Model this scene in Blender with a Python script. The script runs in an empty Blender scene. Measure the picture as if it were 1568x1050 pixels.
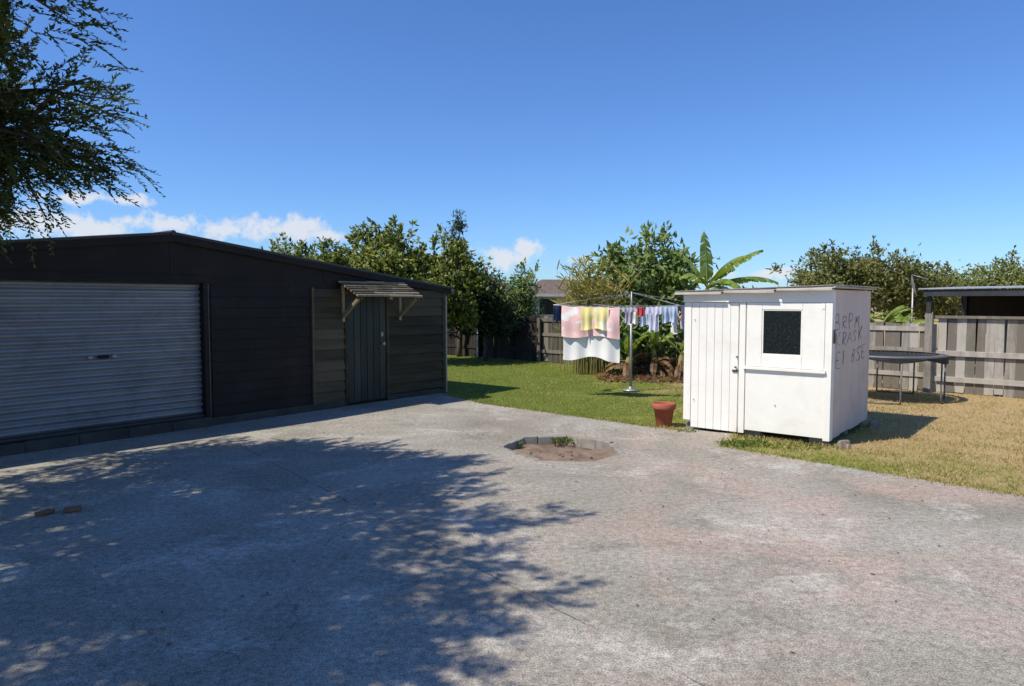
import bpy, math, random
import numpy as np
from mathutils import Vector, Matrix, noise as mnoise
random.seed(7); rng=np.random.default_rng(11)
sc=bpy.context.scene
try:
    sc.view_settings.view_transform='Standard'; sc.view_settings.look='None'; sc.view_settings.exposure=0
except Exception: pass

# ------------------------------------------------------------ materials
def newmat(name):
    m=bpy.data.materials.new(name); m.use_nodes=True
    nt=m.node_tree
    return m,nt,nt.nodes['Principled BSDF']
def N(nt,t,**k):
    n=nt.nodes.new(t)
    for a,b in k.items(): setattr(n,a,b)
    return n
def ramp(nt,fac,stops):
    r=N(nt,'ShaderNodeValToRGB'); e=r.color_ramp.elements
    while len(e)<len(stops): e.new(0.5)
    for i,(p,c) in enumerate(stops):
        e[i].position=p; e[i].color=(c[0],c[1],c[2],1)
    nt.links.new(fac,r.inputs[0]); return r.outputs[0]
def noise(nt,vec,scale,detail=6,rough=0.55,dist=0.0):
    n=N(nt,'ShaderNodeTexNoise'); n.inputs['Scale'].default_value=scale
    n.inputs['Detail'].default_value=detail; n.inputs['Roughness'].default_value=rough
    n.inputs['Distortion'].default_value=dist
    nt.links.new(vec,n.inputs['Vector']); return n.outputs['Fac']
def mixc(nt,fac,a,b,mode='MIX'):
    m=N(nt,'ShaderNodeMix',data_type='RGBA',blend_type=mode)
    for idx,v in ((0,fac),(6,a),(7,b)):
        if isinstance(v,(int,float)): m.inputs[idx].default_value=v
        elif isinstance(v,(tuple,list)): m.inputs[idx].default_value=(v[0],v[1],v[2],1)
        else: nt.links.new(v,m.inputs[idx])
    return m.outputs[2]
def math_(nt,op,a,b=0.0,c=None,clamp=False):
    m=N(nt,'ShaderNodeMath',operation=op); m.use_clamp=clamp
    for i,v in enumerate((a,b) if c is None else (a,b,c)):
        if isinstance(v,(int,float)): m.inputs[i].default_value=v
        else: nt.links.new(v,m.inputs[i])
    return m.outputs[0]
def bump(nt,b,h,strength,dist=0.01):
    n=N(nt,'ShaderNodeBump'); n.inputs['Strength'].default_value=strength; n.inputs['Distance'].default_value=dist
    nt.links.new(h,n.inputs['Height']); nt.links.new(n.outputs[0],b.inputs['Normal'])
def surf(name,c1,c2,scale=3,rough=0.8,bs=0.3,stretch=(1,1,1),dirt=None,metal=0.0,spec=0.3,island=0.0,bd=0.006):
    m,nt,b=newmat(name)
    tc=N(nt,'ShaderNodeTexCoord'); mp=N(nt,'ShaderNodeMapping'); mp.inputs['Scale'].default_value=stretch
    nt.links.new(tc.outputs['Object'],mp.inputs[0]); v=mp.outputs[0]
    n1=noise(nt,v,scale,8,0.6); n2=noise(nt,v,scale*14,4,0.6)
    f=math_(nt,'ADD',math_(nt,'MULTIPLY',n1,0.7),math_(nt,'MULTIPLY',n2,0.3))
    if island:
        g=N(nt,'ShaderNodeNewGeometry')
        f=math_(nt,'ADD',f,math_(nt,'MULTIPLY',math_(nt,'SUBTRACT',g.outputs['Random Per Island'],0.5),island))
    c=ramp(nt,f,[(0.3,c1),(0.7,c2)])
    if dirt:
        n3=noise(nt,tc.outputs['Object'],2.3,8,0.7,0.5)
        c=mixc(nt,math_(nt,'MULTIPLY',math_(nt,'SUBTRACT',n3,0.52,clamp=True),dirt[1]*5,clamp=True),c,dirt[0])
    nt.links.new(c,b.inputs['Base Color']); b.inputs['Roughness'].default_value=rough
    b.inputs['Metallic'].default_value=metal; b.inputs['Specular IOR Level'].default_value=spec
    if bs: bump(nt,b,f,bs,bd)
    return m
def leafmat(name,stops,trans=0.35,rough=0.5,spec=0.35):
    m,nt,b=newmat(name)
    g=N(nt,'ShaderNodeNewGeometry'); tc=N(nt,'ShaderNodeTexCoord')
    n1=noise(nt,tc.outputs['Object'],1.3,3)
    f=math_(nt,'ADD',math_(nt,'MULTIPLY',g.outputs['Random Per Island'],0.6),math_(nt,'MULTIPLY',math_(nt,'SUBTRACT',n1,0.3),1.0))
    k=len(stops); c=ramp(nt,f,[(i/(k-1)*0.8+0.1,s) for i,s in enumerate(stops)])
    nt.links.new(c,b.inputs['Base Color']); b.inputs['Roughness'].default_value=rough; b.inputs['Specular IOR Level'].default_value=spec
    t=N(nt,'ShaderNodeBsdfTranslucent'); 
    c2=mixc(nt,1.0,c,(1.2,1.15,0.5),'MULTIPLY'); nt.links.new(c2,t.inputs['Color'])
    ms=N(nt,'ShaderNodeMixShader'); ms.inputs[0].default_value=trans
    nt.links.new(b.outputs[0],ms.inputs[1]); nt.links.new(t.outputs[0],ms.inputs[2])
    nt.links.new(ms.outputs[0],nt.nodes['Material Output'].inputs['Surface'])
    return m

# ------------------------------------------------------------ mesh builder
class MB:
    def __init__(s): s.v=[]; s.f=[]; s.m=[]
    def box(s,x0,x1,y0,y1,z0,z1,m=0,M=None,j=0.0):
        c=[(x0,y0,z0),(x1,y0,z0),(x1,y1,z0),(x0,y1,z0),(x0,y0,z1),(x1,y0,z1),(x1,y1,z1),(x0,y1,z1)]
        s.hex(c,m,M,j)
    def hex(s,c,m=0,M=None,j=0.0):
        o=len(s.v)
        for p in c:
            p=Vector(p)
            if j: p+=Vector((random.uniform(-j,j),random.uniform(-j,j),random.uniform(-j,j)))
            if M is not None: p=M@p
            s.v.append(tuple(p))
        for f in ((0,3,2,1),(4,5,6,7),(0,1,5,4),(1,2,6,5),(2,3,7,6),(3,0,4,7)):
            s.f.append(tuple(o+i for i in f)); s.m.append(m)
    def prism_xz(s,poly,y0,y1,m=0):
        o=len(s.v); n=len(poly)
        for (x,z) in poly: s.v.append((x,y0,z))
        for (x,z) in poly: s.v.append((x,y1,z))
        s.f.append(tuple(o+i for i in range(n))); s.m.append(m)
        s.f.append(tuple(o+n+i for i in reversed(range(n)))); s.m.append(m)
        for i in range(n):
            k=(i+1)%n
            s.f.append((o+k,o+i,o+n+i,o+n+k)); s.m.append(m)
    def tube(s,pts,rad,sides=8,m=0,cap=True):
        pts=[Vector(p) for p in pts]
        if isinstance(rad,(int,float)): rad=[rad]*len(pts)
        o=len(s.v); up=Vector((0.13,0.21,1)).normalized()
        for i,p in enumerate(pts):
            t=(pts[min(i+1,len(pts)-1)]-pts[max(i-1,0)])
            if t.length<1e-9: t=Vector((0,0,1))
            t.normalize(); a=t.cross(up)
            if a.length<0.05: a=t.cross(Vector((1,0,0)))
            a.normalize(); b=t.cross(a)
            for k in range(sides):
                an=2*math.pi*k/sides
                s.v.append(tuple(p+(a*math.cos(an)+b*math.sin(an))*rad[i]))
        for i in range(len(pts)-1):
            for k in range(sides):
                k2=(k+1)%sides
                s.f.append((o+i*sides+k,o+i*sides+k2,o+(i+1)*sides+k2,o+(i+1)*sides+k)); s.m.append(m)
        if cap:
            s.f.append(tuple(o+k for k in reversed(range(sides)))); s.m.append(m)
            e=o+(len(pts)-1)*sides
            s.f.append(tuple(e+k for k in range(sides))); s.m.append(m)
    def lathe(s,prof,c=(0,0,0),sides=24,m=0):
        o=len(s.v)
        for r,z in prof:
            for k in range(sides):
                a=2*math.pi*k/sides; s.v.append((c[0]+r*math.cos(a),c[1]+r*math.sin(a),c[2]+z))
        for i in range(len(prof)-1):
            for k in range(sides):
                k2=(k+1)%sides
                s.f.append((o+i*sides+k,o+i*sides+k2,o+(i+1)*sides+k2,o+(i+1)*sides+k)); s.m.append(m)
    def grid(s,fn,nu,nv,m=0):
        o=len(s.v)
        for i in range(nu+1):
            for k in range(nv+1): s.v.append(tuple(fn(i/nu,k/nv)))
        for i in range(nu):
            for k in range(nv):
                a=o+i*(nv+1)+k
                s.f.append((a,a+nv+1,a+nv+2,a+1)); s.m.append(m)
    def obj(s,name,mats,parent=None,smooth=False,bevel=0,loc=None):
        me=bpy.data.meshes.new(name); me.from_pydata(s.v,[],s.f)
        for m in mats: me.materials.append(m)
        me.polygons.foreach_set('material_index',s.m)
        if smooth: me.polygons.foreach_set('use_smooth',[True]*len(s.f))
        me.update(); ob=bpy.data.objects.new(name,me); sc.collection.objects.link(ob)
        if parent: ob.parent=parent
        if loc: ob.location=loc
        if bevel:
            b=ob.modifiers.new('b','BEVEL'); b.width=bevel; b.segments=2; b.limit_method='ANGLE'
        return ob
def empty(name,loc,rz=0):
    e=bpy.data.objects.new(name,None); e.location=loc; e.rotation_euler=(0,0,rz); e.empty_display_size=0.2
    sc.collection.objects.link(e); return e

# ------------------------------------------------------------ camera
F=1080.0
cam=bpy.data.cameras.new('camera'); co=bpy.data.objects.new('camera',cam); sc.collection.objects.link(co)
cam.sensor_width=36; cam.lens=36*F/1568; cam.clip_end=3000; cam.clip_start=0.05
co.location=(0,0,1.7); co.rotation_euler=(math.radians(90-3.44),0,0); sc.camera=co

# ------------------------------------------------------------ light
SV=Vector((-0.66,-0.32,1)).normalized()
sun=bpy.data.lights.new('sun','SUN'); so=bpy.data.objects.new('sun',sun); sc.collection.objects.link(so)
sun.energy=5.0; sun.angle=math.radians(0.5); sun.color=(1,0.94,0.82)
so.rotation_euler=SV.to_track_quat('Z','Y').to_euler(); so.location=(-10,-5,15)
w=bpy.data.worlds.new('World'); sc.world=w; w.use_nodes=True; nt=w.node_tree
bg=nt.nodes['Background']; sky=N(nt,'ShaderNodeTexSky'); sky.sky_type='NISHITA'; sky.sun_disc=False
sky.sun_elevation=math.asin(SV.z); sky.sun_rotation=math.atan2(SV.x,SV.y)%(2*math.pi)
sky.air_density=1.0; sky.dust_density=0.2; sky.ozone_density=2.0; sky.altitude=50
tc=N(nt,'ShaderNodeTexCoord'); sp=N(nt,'ShaderNodeSeparateXYZ'); nt.links.new(tc.outputs['Generated'],sp.inputs[0])
az=math_(nt,'ARCTAN2',sp.outputs[0],sp.outputs[1]); el=math_(nt,'ARCSINE',sp.outputs[2])
cn=noise(nt,tc.outputs['Generated'],34,9,0.62,0.2); cn2=noise(nt,tc.outputs['Generated'],110,6,0.6)
blobs=[(75,342,75,22),(150,352,60,16),(265,343,75,17),(190,308,48,11),(110,306,50,10),(345,350,70,18),(430,352,85,22),(500,362,40,12),
       (778,392,62,22),(800,382,38,18),(892,398,28,12),(1180,418,46,10),(1090,420,40,9),(-200,340,150,25),(1700,400,120,14),(2100,380,200,30)]
best=None
for (u,v,bw,bh) in blobs:
    a0=math.atan((u-784)/F); e0=(460-v)/F/math.sqrt(1+((u-784)/F)**2)
    dx=math_(nt,'DIVIDE',math_(nt,'SUBTRACT',az,a0),bw/F); dy=math_(nt,'DIVIDE',math_(nt,'SUBTRACT',el,e0),bh/F)
    d=math_(nt,'SUBTRACT',1.0,math_(nt,'SQRT',math_(nt,'ADD',math_(nt,'MULTIPLY',dx,dx),math_(nt,'MULTIPLY',dy,dy))))
    best=d if best is None else math_(nt,'MAXIMUM',best,d)
fac=math_(nt,'ADD',math_(nt,'ADD',best,math_(nt,'MULTIPLY',math_(nt,'SUBTRACT',cn,0.5),3.0)),math_(nt,'MULTIPLY',math_(nt,'SUBTRACT',cn2,0.5),0.8))
mr=N(nt,'ShaderNodeMapRange'); mr.interpolation_type='SMOOTHSTEP'; mr.inputs['From Min'].default_value=0.0; mr.inputs['From Max'].default_value=0.8
nt.links.new(fac,mr.inputs['Value'])
fc=math_(nt,'MULTIPLY',mr.outputs[0],0.85)
skc=mixc(nt,1.0,sky.outputs[0],(0.76,1.13,1.72),'MULTIPLY')
col=mixc(nt,fc,skc,(8.6,8.8,9.3))
nt.links.new(col,bg.inputs['Color']); bg.inputs['Strength'].default_value=0.092

# ------------------------------------------------------------ ground materials
def mat_concrete():
    m,nt,b=newmat('old_concrete'); tc=N(nt,'ShaderNodeTexCoord'); v=tc.outputs['Object']
    n1=noise(nt,v,0.6,10,0.66,0.6); c=ramp(nt,n1,[(0.34,(0.25,0.225,0.18)),(0.5,(0.31,0.283,0.235)),(0.64,(0.375,0.345,0.295))])
    mp=N(nt,'ShaderNodeMapping'); mp.inputs['Location'].default_value=(5,2,0); nt.links.new(v,mp.inputs[0])
    n2=noise(nt,mp.outputs[0],0.8,9,0.7,0.8); sx=N(nt,'ShaderNodeSeparateXYZ'); nt.links.new(v,sx.inputs[0])
    right=math_(nt,'MULTIPLY',math_(nt,'ADD',sx.outputs[0],0.8),0.5,clamp=True)
    pf=math_(nt,'MULTIPLY',math_(nt,'MULTIPLY',math_(nt,'SUBTRACT',n2,0.45,clamp=True),6.0,clamp=True),right)
    c=mixc(nt,math_(nt,'MULTIPLY',pf,0.65),c,(0.44,0.325,0.27))
    mp3=N(nt,'ShaderNodeMapping'); mp3.inputs['Location'].default_value=(-3,7,0); nt.links.new(v,mp3.inputs[0])
    n5=noise(nt,mp3.outputs[0],1.1,10,0.78,0.4)
    c=mixc(nt,math_(nt,'MULTIPLY',math_(nt,'MULTIPLY',math_(nt,'SUBTRACT',n5,0.53,clamp=True),8,clamp=True),0.7),c,(0.53,0.49,0.43))
    mp4=N(nt,'ShaderNodeMapping'); mp4.inputs['Location'].default_value=(9,-4,0); mp4.inputs['Scale'].default_value=(1,1.6,1); nt.links.new(v,mp4.inputs[0])
    n6=noise(nt,mp4.outputs[0],1.7,9,0.75,0.3)
    c=mixc(nt,math_(nt,'MULTIPLY',math_(nt,'MULTIPLY',math_(nt,'SUBTRACT',n6,0.54,clamp=True),7,clamp=True),0.55),c,(0.19,0.168,0.128))
    n3=noise(nt,v,22,6,0.8); c=mixc(nt,1.0,c,ramp(nt,n3,[(0.34,(0.6,0.6,0.58)),(0.5,(1,1,1)),(0.66,(1.36,1.35,1.32))]),'MULTIPLY')
    n4=noise(nt,v,110,3,0.7); c=mixc(nt,1.0,c,ramp(nt,n4,[(0.35,(0.46,0.45,0.44)),(0.5,(1,1,1)),(0.64,(1.42,1.42,1.4))]),'MULTIPLY')
    vo=N(nt,'ShaderNodeTexVoronoi'); vo.inputs['Scale'].default_value=5; nt.links.new(v,vo.inputs['Vector'])
    sp=math_(nt,'LESS_THAN',vo.outputs['Distance'],0.035); c=mixc(nt,math_(nt,'MULTIPLY',sp,0.5),c,(0.08,0.065,0.05))
    dn=noise(nt,v,3,5,0.6)
    d=math_(nt,'ADD',math_(nt,'MULTIPLY',sx.outputs[0],0.787),math_(nt,'MULTIPLY',sx.outputs[1],0.617))
    d=math_(nt,'ABSOLUTE',math_(nt,'ADD',math_(nt,'SUBTRACT',d,2.54),math_(nt,'MULTIPLY',math_(nt,'SUBTRACT',dn,0.5),0.08)))
    j=math_(nt,'MULTIPLY',math_(nt,'SUBTRACT',0.009,d,clamp=True),200,clamp=True)
    j=math_(nt,'MULTIPLY',j,math_(nt,'MULTIPLY',math_(nt,'SUBTRACT',noise(nt,v,2.2,3),0.38,clamp=True),6,clamp=True))
    vc=N(nt,'ShaderNodeTexVoronoi',feature='DISTANCE_TO_EDGE'); vc.inputs['Scale'].default_value=0.33
    vv=N(nt,'ShaderNodeVectorMath',operation='ADD'); nt.links.new(v,vv.inputs[0])
    nc=N(nt,'ShaderNodeTexNoise'); nc.inputs['Scale'].default_value=1.6; nc.inputs['Detail'].default_value=7; nt.links.new(v,nc.inputs['Vector'])
    nt.links.new(nc.outputs['Color'],vv.inputs[1]); nt.links.new(vv.outputs[0],vc.inputs['Vector'])
    k=math_(nt,'MULTIPLY',math_(nt,'LESS_THAN',vc.outputs['Distance'],0.0016),math_(nt,'GREATER_THAN',noise(nt,v,0.7,2),0.5))
    jj=math_(nt,'MAXIMUM',j,math_(nt,'MULTIPLY',k,0.6))
    c=mixc(nt,math_(nt,'MULTIPLY',jj,0.6),c,(0.06,0.052,0.04))
    nt.links.new(c,b.inputs['Base Color']); b.inputs['Roughness'].default_value=0.9; b.inputs['Specular IOR Level'].default_value=0.15
    h=math_(nt,'SUBTRACT',math_(nt,'ADD',math_(nt,'MULTIPLY',n3,0.7),math_(nt,'MULTIPLY',n4,0.5)),jj)
    bump(nt,b,h,0.5,0.006)
    return m
def mat_lawn():
    m,nt,b=newmat('lawn_grass'); tc=N(nt,'ShaderNodeTexCoord'); v=tc.outputs['Object']
    sx=N(nt,'ShaderNodeSeparateXYZ'); nt.links.new(v,sx.inputs[0])
    n1=noise(nt,v,0.9,8,0.65,0.4); n2=noise(nt,v,9,6,0.7); n3=noise(nt,v,60,4,0.7)
    dry=math_(nt,'ADD',math_(nt,'MULTIPLY',math_(nt,'SUBTRACT',sx.outputs[0],3.2),0.24),math_(nt,'MULTIPLY',math_(nt,'SUBTRACT',n1,0.5),2.2),clamp=False)
    dry=math_(nt,'ADD',dry,math_(nt,'MULTIPLY',math_(nt,'SUBTRACT',n2,0.5),1.3))
    c=ramp(nt,math_(nt,'ADD',dry,0.38),[(0.0,(0.15,0.19,0.035)),(0.35,(0.27,0.27,0.065)),(0.65,(0.40,0.31,0.13)),(0.95,(0.50,0.36,0.18))])
    c=mixc(nt,1.0,c,ramp(nt,n3,[(0.3,(0.55,0.55,0.5)),(0.5,(1,1,1)),(0.7,(1.35,1.3,1.2))]),'MULTIPLY')
    nt.links.new(c,b.inputs['Base Color']); b.inputs['Roughness'].default_value=0.95; b.inputs['Specular IOR Level'].default_value=0.1
    bump(nt,b,math_(nt,'ADD',n3,n2),0.8,0.03); return m
M_conc=mat_concrete(); M_lawn=mat_lawn()
M_dirt=surf('dry_dirt',(0.12,0.08,0.055),(0.30,0.215,0.155),6,0.95,0.8,bd=0.02)
M_litter=surf('leaf_litter',(0.06,0.045,0.03),(0.2,0.13,0.08),14,0.95,0.9,bd=0.03)

def rough_poly(pts,step=0.18,amp=0.02,skip=()):
    out=[]
    for i,p in enumerate(pts):
        q=pts[(i+1)%len(pts)]; L=math.dist(p,q); n=1 if i in skip else max(1,int(L/step))
        if n>250: n=250
        dx,dy=(q[0]-p[0])/L,(q[1]-p[1])/L
        for k in range(n):
            t=k/n; o=0 if k==0 else (mnoise.noise(Vector((p[0]+dx*L*t,p[1]+dy*L*t,3))*2.1)*amp*1.6+random.uniform(-amp,amp)*0.5)
            out.append((p[0]+dx*L*t-dy*o,p[1]+dy*L*t+dx*o))
    return out
hole=[(-.11,8.06),(.13,8.6),(.70,8.70),(1.17,8.28),(1.21,7.74),(.85,7.38),(.3,7.42)]
hole_r=rough_poly(hole,0.12,0.02)
conc=[(-.50,11.62),(2.24,9.12),(2.28,9.36),(2.88,8.9),(2.43,8.17),(4.49,6.02),(9.2,1.3),(9.2,-8),(-16,-8),(-16,6),(-4,11.0),(-1.5,13.2),(-1.20,12.75)]
conc_r=rough_poly(conc,0.15,0.03,skip=(6,7,8,9,10,11))
import bmesh
def sheet(name,outer,holes,z,mat,thick=0):
    bm=bmesh.new(); es=[]
    for loop in [outer]+holes:
        vs=[bm.verts.new((x,y,z)) for x,y in loop]
        for i in range(len(vs)): es.append(bm.edges.new((vs[i],vs[(i+1)%len(vs)])))
    bmesh.ops.triangle_fill(bm,edges=es,use_beauty=True,use_dissolve=False)
    for f in bm.faces:
        f.normal_update()
        if f.normal.z<0: f.normal_flip()
    if thick:
        r=bmesh.ops.extrude_edge_only(bm,edges=[e for e in bm.edges if e.is_boundary])
        for v in r['geom']:
            if isinstance(v,bmesh.types.BMVert): v.co.z-=thick
    me=bpy.data.meshes.new(name); bm.to_mesh(me); bm.free(); me.materials.append(mat)
    ob=bpy.data.objects.new(name,me); sc.collection.objects.link(ob); return ob
sheet('concrete_driveway',conc_r,[hole_r],0.0,M_conc,0.12)
sheet('lawn_ground',[(-700,-500),(700,-500),(700,1200),(-700,1200)],[[(0.55+(x-0.55)*1.15,8.02+(y-8.02)*1.15) for x,y in hole]],-0.018,M_lawn)
e=empty('planting_hole',(0,0,0))
b=MB()
cx,cy=.55,8.02
def bowl(u,v):
    a=u*2*math.pi
    best=9
    d=(math.cos(a),math.sin(a))
    for i in range(len(hole)):
        p=hole[i]; q=hole[(i+1)%len(hole)]
        ex,ey=q[0]-p[0],q[1]-p[1]; det=d[0]*(-ey)+d[1]*ex
        if abs(det)<1e-9: continue
        t=((p[0]-cx)*(-ey)+(p[1]-cy)*ex)/det; s=(d[0]*(p[1]-cy)-d[1]*(p[0]-cx))/det
        if t>0 and -0.001<=s<=1.001: best=min(best,t)
    r=best*1.12*v; x=cx+d[0]*r; y=cy+d[1]*r
    z=-0.085+0.05*mnoise.noise(Vector((x*3,y*3,0)))+0.02*mnoise.noise(Vector((x*11,y*11,0)))+0.05*max(0,(7.9-y))
    return (x,y,min(z,-0.024))
b.grid(bowl,72,16)
for k in range(34):
    a=random.uniform(0,6.28); r=random.uniform(0,.42); x=cx+r*math.cos(a); y=cy+r*math.sin(a); q=random.uniform(.006,.016)
    z=bowl((a/6.2832)%1,r/.6)[2]
    b.box(x-q,x+q,y-q,y+q,z-.01,z+q*1.0,0,None,q*.5)
b.obj('soil',[M_dirt],e,smooth=True)
b=MB()
M_kerb=surf('kerb_concrete',(0.16,0.145,0.115),(0.38,0.35,0.295),7,0.9,0.6)
for i in (6,0,1,2,3):
    p=Vector((*hole[i],0)); q=Vector((*hole[(i+1)%7],0)); d=(q-p).normalized(); nrm=Vector((-d.y,d.x,0))
    L=(q-p).length; n=max(2,int(L/0.17))
    for k in range(n):
        a=p+d*(L*k/n); c=p+d*(L*(k+1)/n-0.001); w0=0.06+random.uniform(-.012,.012); h=0.024+random.uniform(-.008,.006)
        if i in(6,3): h*=0.5
        b.hex([(*(a-nrm*0.02).xy,-.1),(*(c-nrm*0.02).xy,-.1),(*(c+nrm*w0).xy,-.1),(*(a+nrm*w0).xy,-.1),(*(a-nrm*0.02).xy,h),(*(c-nrm*0.02).xy,h),(*(c+nrm*w0).xy,h),(*(a+nrm*w0).xy,h)],0,None,0.006)
b.obj('rim',[M_kerb],e,bevel=0.008)

# ------------------------------------------------------------ foliage
def add_leafmesh(name,P,D,S,L,W,mats,mi,extra=None,parent=None,fold=0.25):
    n=len(P); Nn=np.cross(D,S)
    L=np.broadcast_to(L,(n,))[:,None]; W=np.broadcast_to(W,(n,))[:,None]
    mid=P+D*L*0.45
    v=np.stack([P,mid+S*W*0.5+Nn*W*fold,P+D*L-Nn*L*0.12,mid-S*W*0.5+Nn*W*fold],1).reshape(-1,3)
    ex_v=np.zeros((0,3)); ex_f=[]; ex_m=[]
    if extra is not None and len(extra.v): ex_v=np.array(extra.v); ex_f=extra.f; ex_m=extra.m
    nv=n*4; me=bpy.data.meshes.new(name)
    allv=np.concatenate([v,ex_v]); me.vertices.add(len(allv)); me.vertices.foreach_set('co',allv.astype(np.float32).ravel())
    idx=np.arange(n)[:,None]*4
    tri=np.concatenate([idx+np.array([[0,1,2]]),idx+np.array([[0,2,3]])],1).reshape(-1)
    lt=[3]*(2*n)+[len(f) for f in ex_f]; li=list(tri)+[i+nv for f in ex_f for i in f]
    me.loops.add(len(li)); me.loops.foreach_set('vertex_index',np.array(li,dtype=np.int32))
    me.polygons.add(len(lt)); ls=np.concatenate([[0],np.cumsum(lt)[:-1]]).astype(np.int32)
    me.polygons.foreach_set('loop_start',ls); me.polygons.foreach_set('loop_total',np.array(lt,dtype=np.int32))
    for m in mats: me.materials.append(m)
    mm=np.full(2*n,mi) if np.isscalar(mi) else np.repeat(mi,2)
    me.polygons.foreach_set('material_index',np.concatenate([mm,np.array(ex_m,dtype=int)]).astype(np.int32))
    me.update(); me.validate()
    ob=bpy.data.objects.new(name,me); sc.collection.objects.link(ob)
    if parent: ob.parent=parent
    return ob
def unit(a): return a/np.maximum(np.linalg.norm(a,axis=1,keepdims=True),1e-9)
def limb(mb,a,b_,r0,r1,m,wob=0.12,n=6,sides=7):
    a=Vector(a); b_=Vector(b_); L=(b_-a).length; pts=[]
    for i in range(n+1):
        t=i/n; p=a.lerp(b_,t)
        if 0<i<n: p+=Vector((random.uniform(-1,1),random.uniform(-1,1),random.uniform(-.4,1)))*wob*L*0.3
        p.z+=math.sin(t*math.pi)*0.06*L; pts.append(p)
    mb.tube(pts,[r0+(r1-r0)*i/n for i in range(n+1)],sides,m); return pts
def tree(name,base,trunk_top,tr,lobes,ncl,per,L,W,ml,mbk,sig=0.16,upb=0.5,trunks=1,core=0.45,sprigs=0):
    mb=MB(); tt=Vector(trunk_top)
    for k in range(trunks):
        bb=Vector(base)+Vector((random.uniform(-.25,.25),random.uniform(-.2,.2),0))*(k>0)
        limb(mb,bb,tt+Vector((random.uniform(-.3,.3),0,0))*(k>0),tr,tr*0.6,1,0.1,6,9)
    wts=np.array([l[3]*l[4]*l[5] for l in lobes]); wts=wts/wts.sum()
    which=rng.choice(len(lobes),ncl,p=wts); Lb=np.array(lobes)[which]
    d=unit(rng.normal(size=(ncl,3))); r=(core+(1-core)*rng.random(ncl)**0.7)[:,None]*(1+0.2*rng.normal(size=(ncl,1)))
    C=Lb[:,:3]+d*r*Lb[:,3:6]
    for l in lobes: 
        limb(mb,tt,l[:3],tr*0.55,tr*0.2,1,0.15)
    for i in rng.choice(ncl,min(ncl,70),replace=False):
        lc=Vector(Lb[i,:3]); limb(mb,lc.lerp(Vector(C[i]),random.uniform(-.1,.25)),C[i],tr*0.18,tr*0.05,1,0.2,4,5)
    sg=sig*(0.5+0.9*rng.random((ncl,1,1)))
    P=(C[:,None,:]+rng.normal(size=(ncl,per,3))*sg*np.array([1.15,1.15,0.75])).reshape(-1,3)
    out=np.repeat(d,per,0)
    if sprigs:
        sp_P=[];sp_o=[]
        for q in range(sprigs):
            l=lobes[random.randrange(len(lobes))]; a=random.uniform(0,6.28); rr=random.uniform(0,.8)
            o=np.array([l[0]+l[3]*rr*math.cos(a),l[1]+l[4]*rr*math.sin(a),l[2]+l[5]*math.sqrt(1-rr*rr)*.9]); h=random.uniform(.25,.6)
            dv=np.array([random.uniform(-.35,.35),random.uniform(-.3,.3),1.0]); k=int(h*55)
            t=rng.random(k)[:,None]; sp_P.append(o+dv*t*h+rng.normal(size=(k,3))*0.03*(1.3-t)); sp_o.append(np.tile(dv,(k,1)))
            mb.tube([o-dv*.2,o+dv*h*.9],[.012,.003],4,1,False)
        P=np.concatenate([P]+sp_P); out=np.concatenate([out]+sp_o)
    D=unit(rng.normal(size=P.shape)+out*0.7+np.array([0,0,-0.25]))
    up=unit(out*0.5+np.array([-0.35,-0.3,upb])+rng.normal(size=P.shape)*0.5); S=unit(np.cross(D,up))
    n=len(P); sc_=(0.6+0.7*rng.random(n))
    return add_leafmesh(name,P,D,S,L*sc_,W*sc_,[ml,mbk],0,mb)
M_bark=surf('tree_bark',(0.06,0.045,0.035),(0.17,0.14,0.11),10,0.95,0.8,(1,1,0.3),bd=0.02)
G_near=leafmat('near_tree_leaf',[(0.025,0.045,0.009),(0.05,0.085,0.014),(0.10,0.14,0.022),(0.19,0.19,0.04)],0.4)
G_citrus=leafmat('citrus_leaf',[(0.05,0.075,0.018),(0.12,0.155,0.028),(0.25,0.28,0.05),(0.40,0.39,0.11)],0.3)
G_dark=leafmat('dark_leaf',[(0.02,0.035,0.014),(0.04,0.065,0.022),(0.07,0.10,0.03)],0.2)
G_light=leafmat('light_leaf',[(0.11,0.13,0.03),(0.20,0.23,0.055),(0.32,0.33,0.10)],0.35)
G_weed=leafmat('weed_leaf',[(0.07,0.10,0.02),(0.14,0.19,0.04),(0.22,0.26,0.06)],0.35)
G_mid=leafmat('mid_leaf',[(0.055,0.095,0.022),(0.12,0.19,0.045),(0.23,0.31,0.085),(0.34,0.37,0.13)],0.35)
G_olive=leafmat('olive_leaf',[(0.06,0.07,0.02),(0.12,0.135,0.03),(0.20,0.205,0.055),(0.30,0.265,0.09)],0.3)
G_ban=leafmat('banana_leaf',[(0.13,0.20,0.03),(0.24,0.33,0.06),(0.36,0.44,0.11)],0.4,0.4)
G_brown=leafmat('dead_leaf',[(0.1,0.05,0.025),(0.2,0.11,0.05),(0.3,0.19,0.1)],0.3)
G_straw=leafmat('straw_stalk',[(0.24,0.24,0.06),(0.42,0.38,0.12),(0.55,0.46,0.2)],0.3)
G_grass=leafmat('grass_blade',[(0.16,0.20,0.035),(0.29,0.31,0.065),(0.42,0.38,0.13)],0.3)
G_dry=leafmat('dry_grass_blade',[(0.30,0.25,0.085),(0.47,0.36,0.165),(0.60,0.46,0.24)],0.25)

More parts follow.
